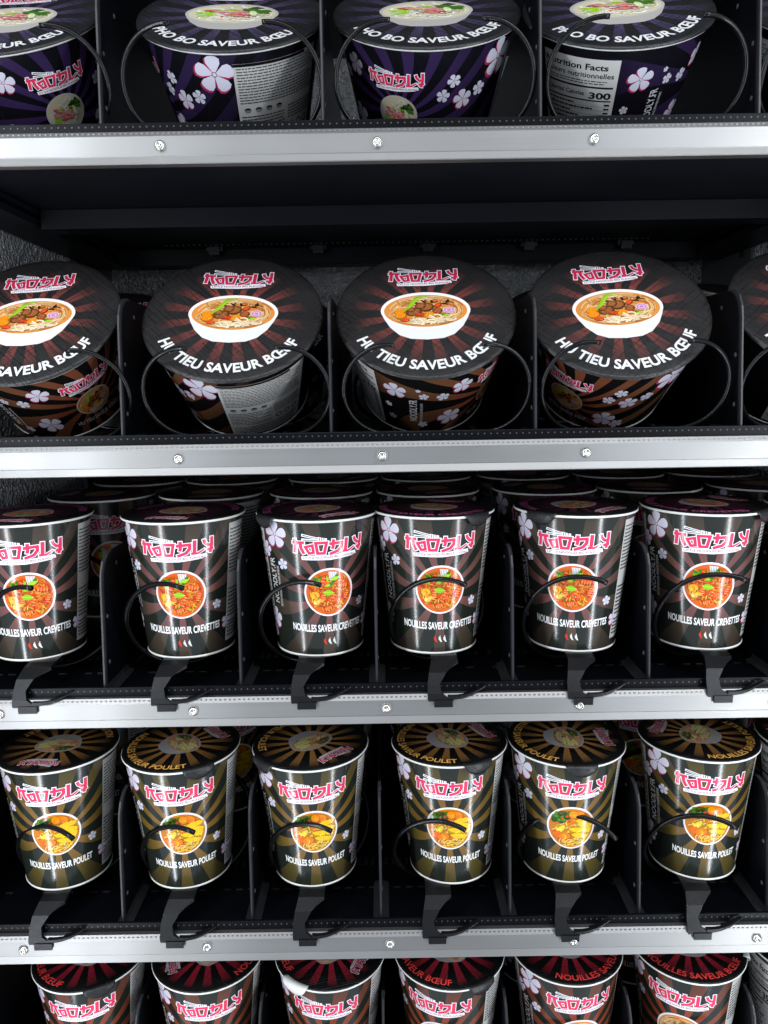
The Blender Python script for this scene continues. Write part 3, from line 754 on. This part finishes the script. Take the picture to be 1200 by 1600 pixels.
shelf(ZS_[0], 'topmost black tray with aluminium rail under the purple noodle bowls', BD, BS, 'bowl', SX, coil_dx=.008)
shelf(ZS_[1], 'black tray with aluminium rail holding the brown tipped noodle bowls', BD, BS, 'bowl', SX, coil_dx=.008)
shelf(ZS_[2], 'black tray with aluminium rail holding the pink rayed prawn cups', CD, CSL, 'cup', SX, (8, 20, 16, 24, 24, 24, 20))
shelf(ZS_[3], 'lowest black tray with visible aluminium rail, holding the gold rayed chicken cups', CD, CSL, 'cup', SX, (30, 16, 20, 24, 48, 30, 20), sup_dx=-.0055)
shelf(ZS_[4], 'black tray below the picture edge carrying the red rayed beef cups', CD, CSL, 'cup', [])

# ------------------------------------------------------------------ goods
ORD = ['leftmost', 'second from left', 'third from left', 'fourth from left', 'fifth from left', 'sixth from left', 'rightmost']
def azim(x, y): return math.degrees(math.atan2(-x, y + DIST))       # turn that faces the camera
# bowls, tipped forward onto the coils
for zt, kind, txt, xs, yaws, grp in (
    (ZS_[0], 'pho', 'purple rayed black noodle bowl on the top shelf', [-.264, -.106, .0375, .179, .333], [38, -82, -24, 88, 150], 'purple noodle bowls'),
    (ZS_[1], 'hutieu', 'brown rayed black noodle bowl tipped forward', [-.264, -.1130, .0350, .1830, .3350], [44, -95, 58, -46, 118], 'brown noodle bowls')):
    for i, x in enumerate(xs):
        o = ['leftmost', 'second from left', 'third from left', 'fourth from left', 'rightmost'][i]
        jr = random.Random(i*5 + len(kind))
        z = CZ + zt
        th = math.radians(TT := (41 if kind == 'pho' else 47) + (0, 0, 0, 1.5, 0)[i])
        place(kind, (x, .072+BOWL['rb']*math.cos(th), z+.001+BOWL['rb']*math.sin(th)), yaws[i], azim(x, .05)*.0 + jr.uniform(-2, 2), f'{txt}, {o} of five', grp, tilt=TT, lean=(-2, 1, -1, -4, -1)[i])
        if kind == 'hutieu':
            place(kind, (x, .262, z+.0318), jr.uniform(-180, 180), jr.uniform(-20, 20), f'brown rayed noodle bowl hidden behind the {o} tipped bowl', 'brown noodle bowls at the back', tilt=38)
# cups
ROWS = [
 (ZS_[2], 'prawn', 'pink rayed black prawn noodle cup', [-.2850, -.1605, -.0540, .0390, .1530, .2560, .3590],
  [-8, -9, 11, 8, 0, 11, 4], [180, 172, -145, -20, -140, -55, 20], [None, None, -52, 40, -45, 42, None], [0, 0, 0, 0, 0, 0, 0]),
 (ZS_[3], 'chicken', 'gold rayed black chicken noodle cup', [-.2775, -.1725, -.0640, .0530, .1500, .2620, .3650],
  [-12, -6, 0, 0, 9, 17, 60], [176, -50, -137, -65, -90, 58, 100], [None, 30, -48, 24, 2, None, None], [0, 0, 0, 0, 0, 0, 0]),
 (ZS_[4], 'beef', 'rust rayed black beef noodle cup', [-.2650, -.1610, -.0525, .0515, .1560, .2630, .3640],
  [-16, -3, -8, -12, 18, -3, 55], [-80, 112, -118, -68, 42, -8, 90], [28, None, -35, 30, None, 80, None], [0, 0, 0, 0, 0, 0, 0])]
for zt, kind, txt, xs, yaws, lids, tabs, leans in ROWS:
    base = CZ + zt + .0227
    for i, x in enumerate(xs):
        jr = random.Random(i*7 + len(kind))
        place(kind, (x, .058, base), yaws[i] + azim(x, .058), lids[i], f'{txt}, {ORD[i]} in the front row', f'{kind} noodle cups in front', tab=tabs[i] if tabs[i] is None else tabs[i], tabwhite=(kind == 'beef' and i in (2, 5)), lean=leans[i] + jr.uniform(-.8, .8), tilt=jr.uniform(-.2, 1.4))
        for r in range(1, 3 if kind == 'prawn' else 2):
            xx = CSL[i] + jr.uniform(-.004, .004)
            place(kind, (xx, .058+.113*r, base), jr.uniform(-30, 30), jr.uniform(-180, 180), f'{txt}, {ORD[i]} in the {("second", "third")[r-1]} row back', f'{kind} noodle cups further back')
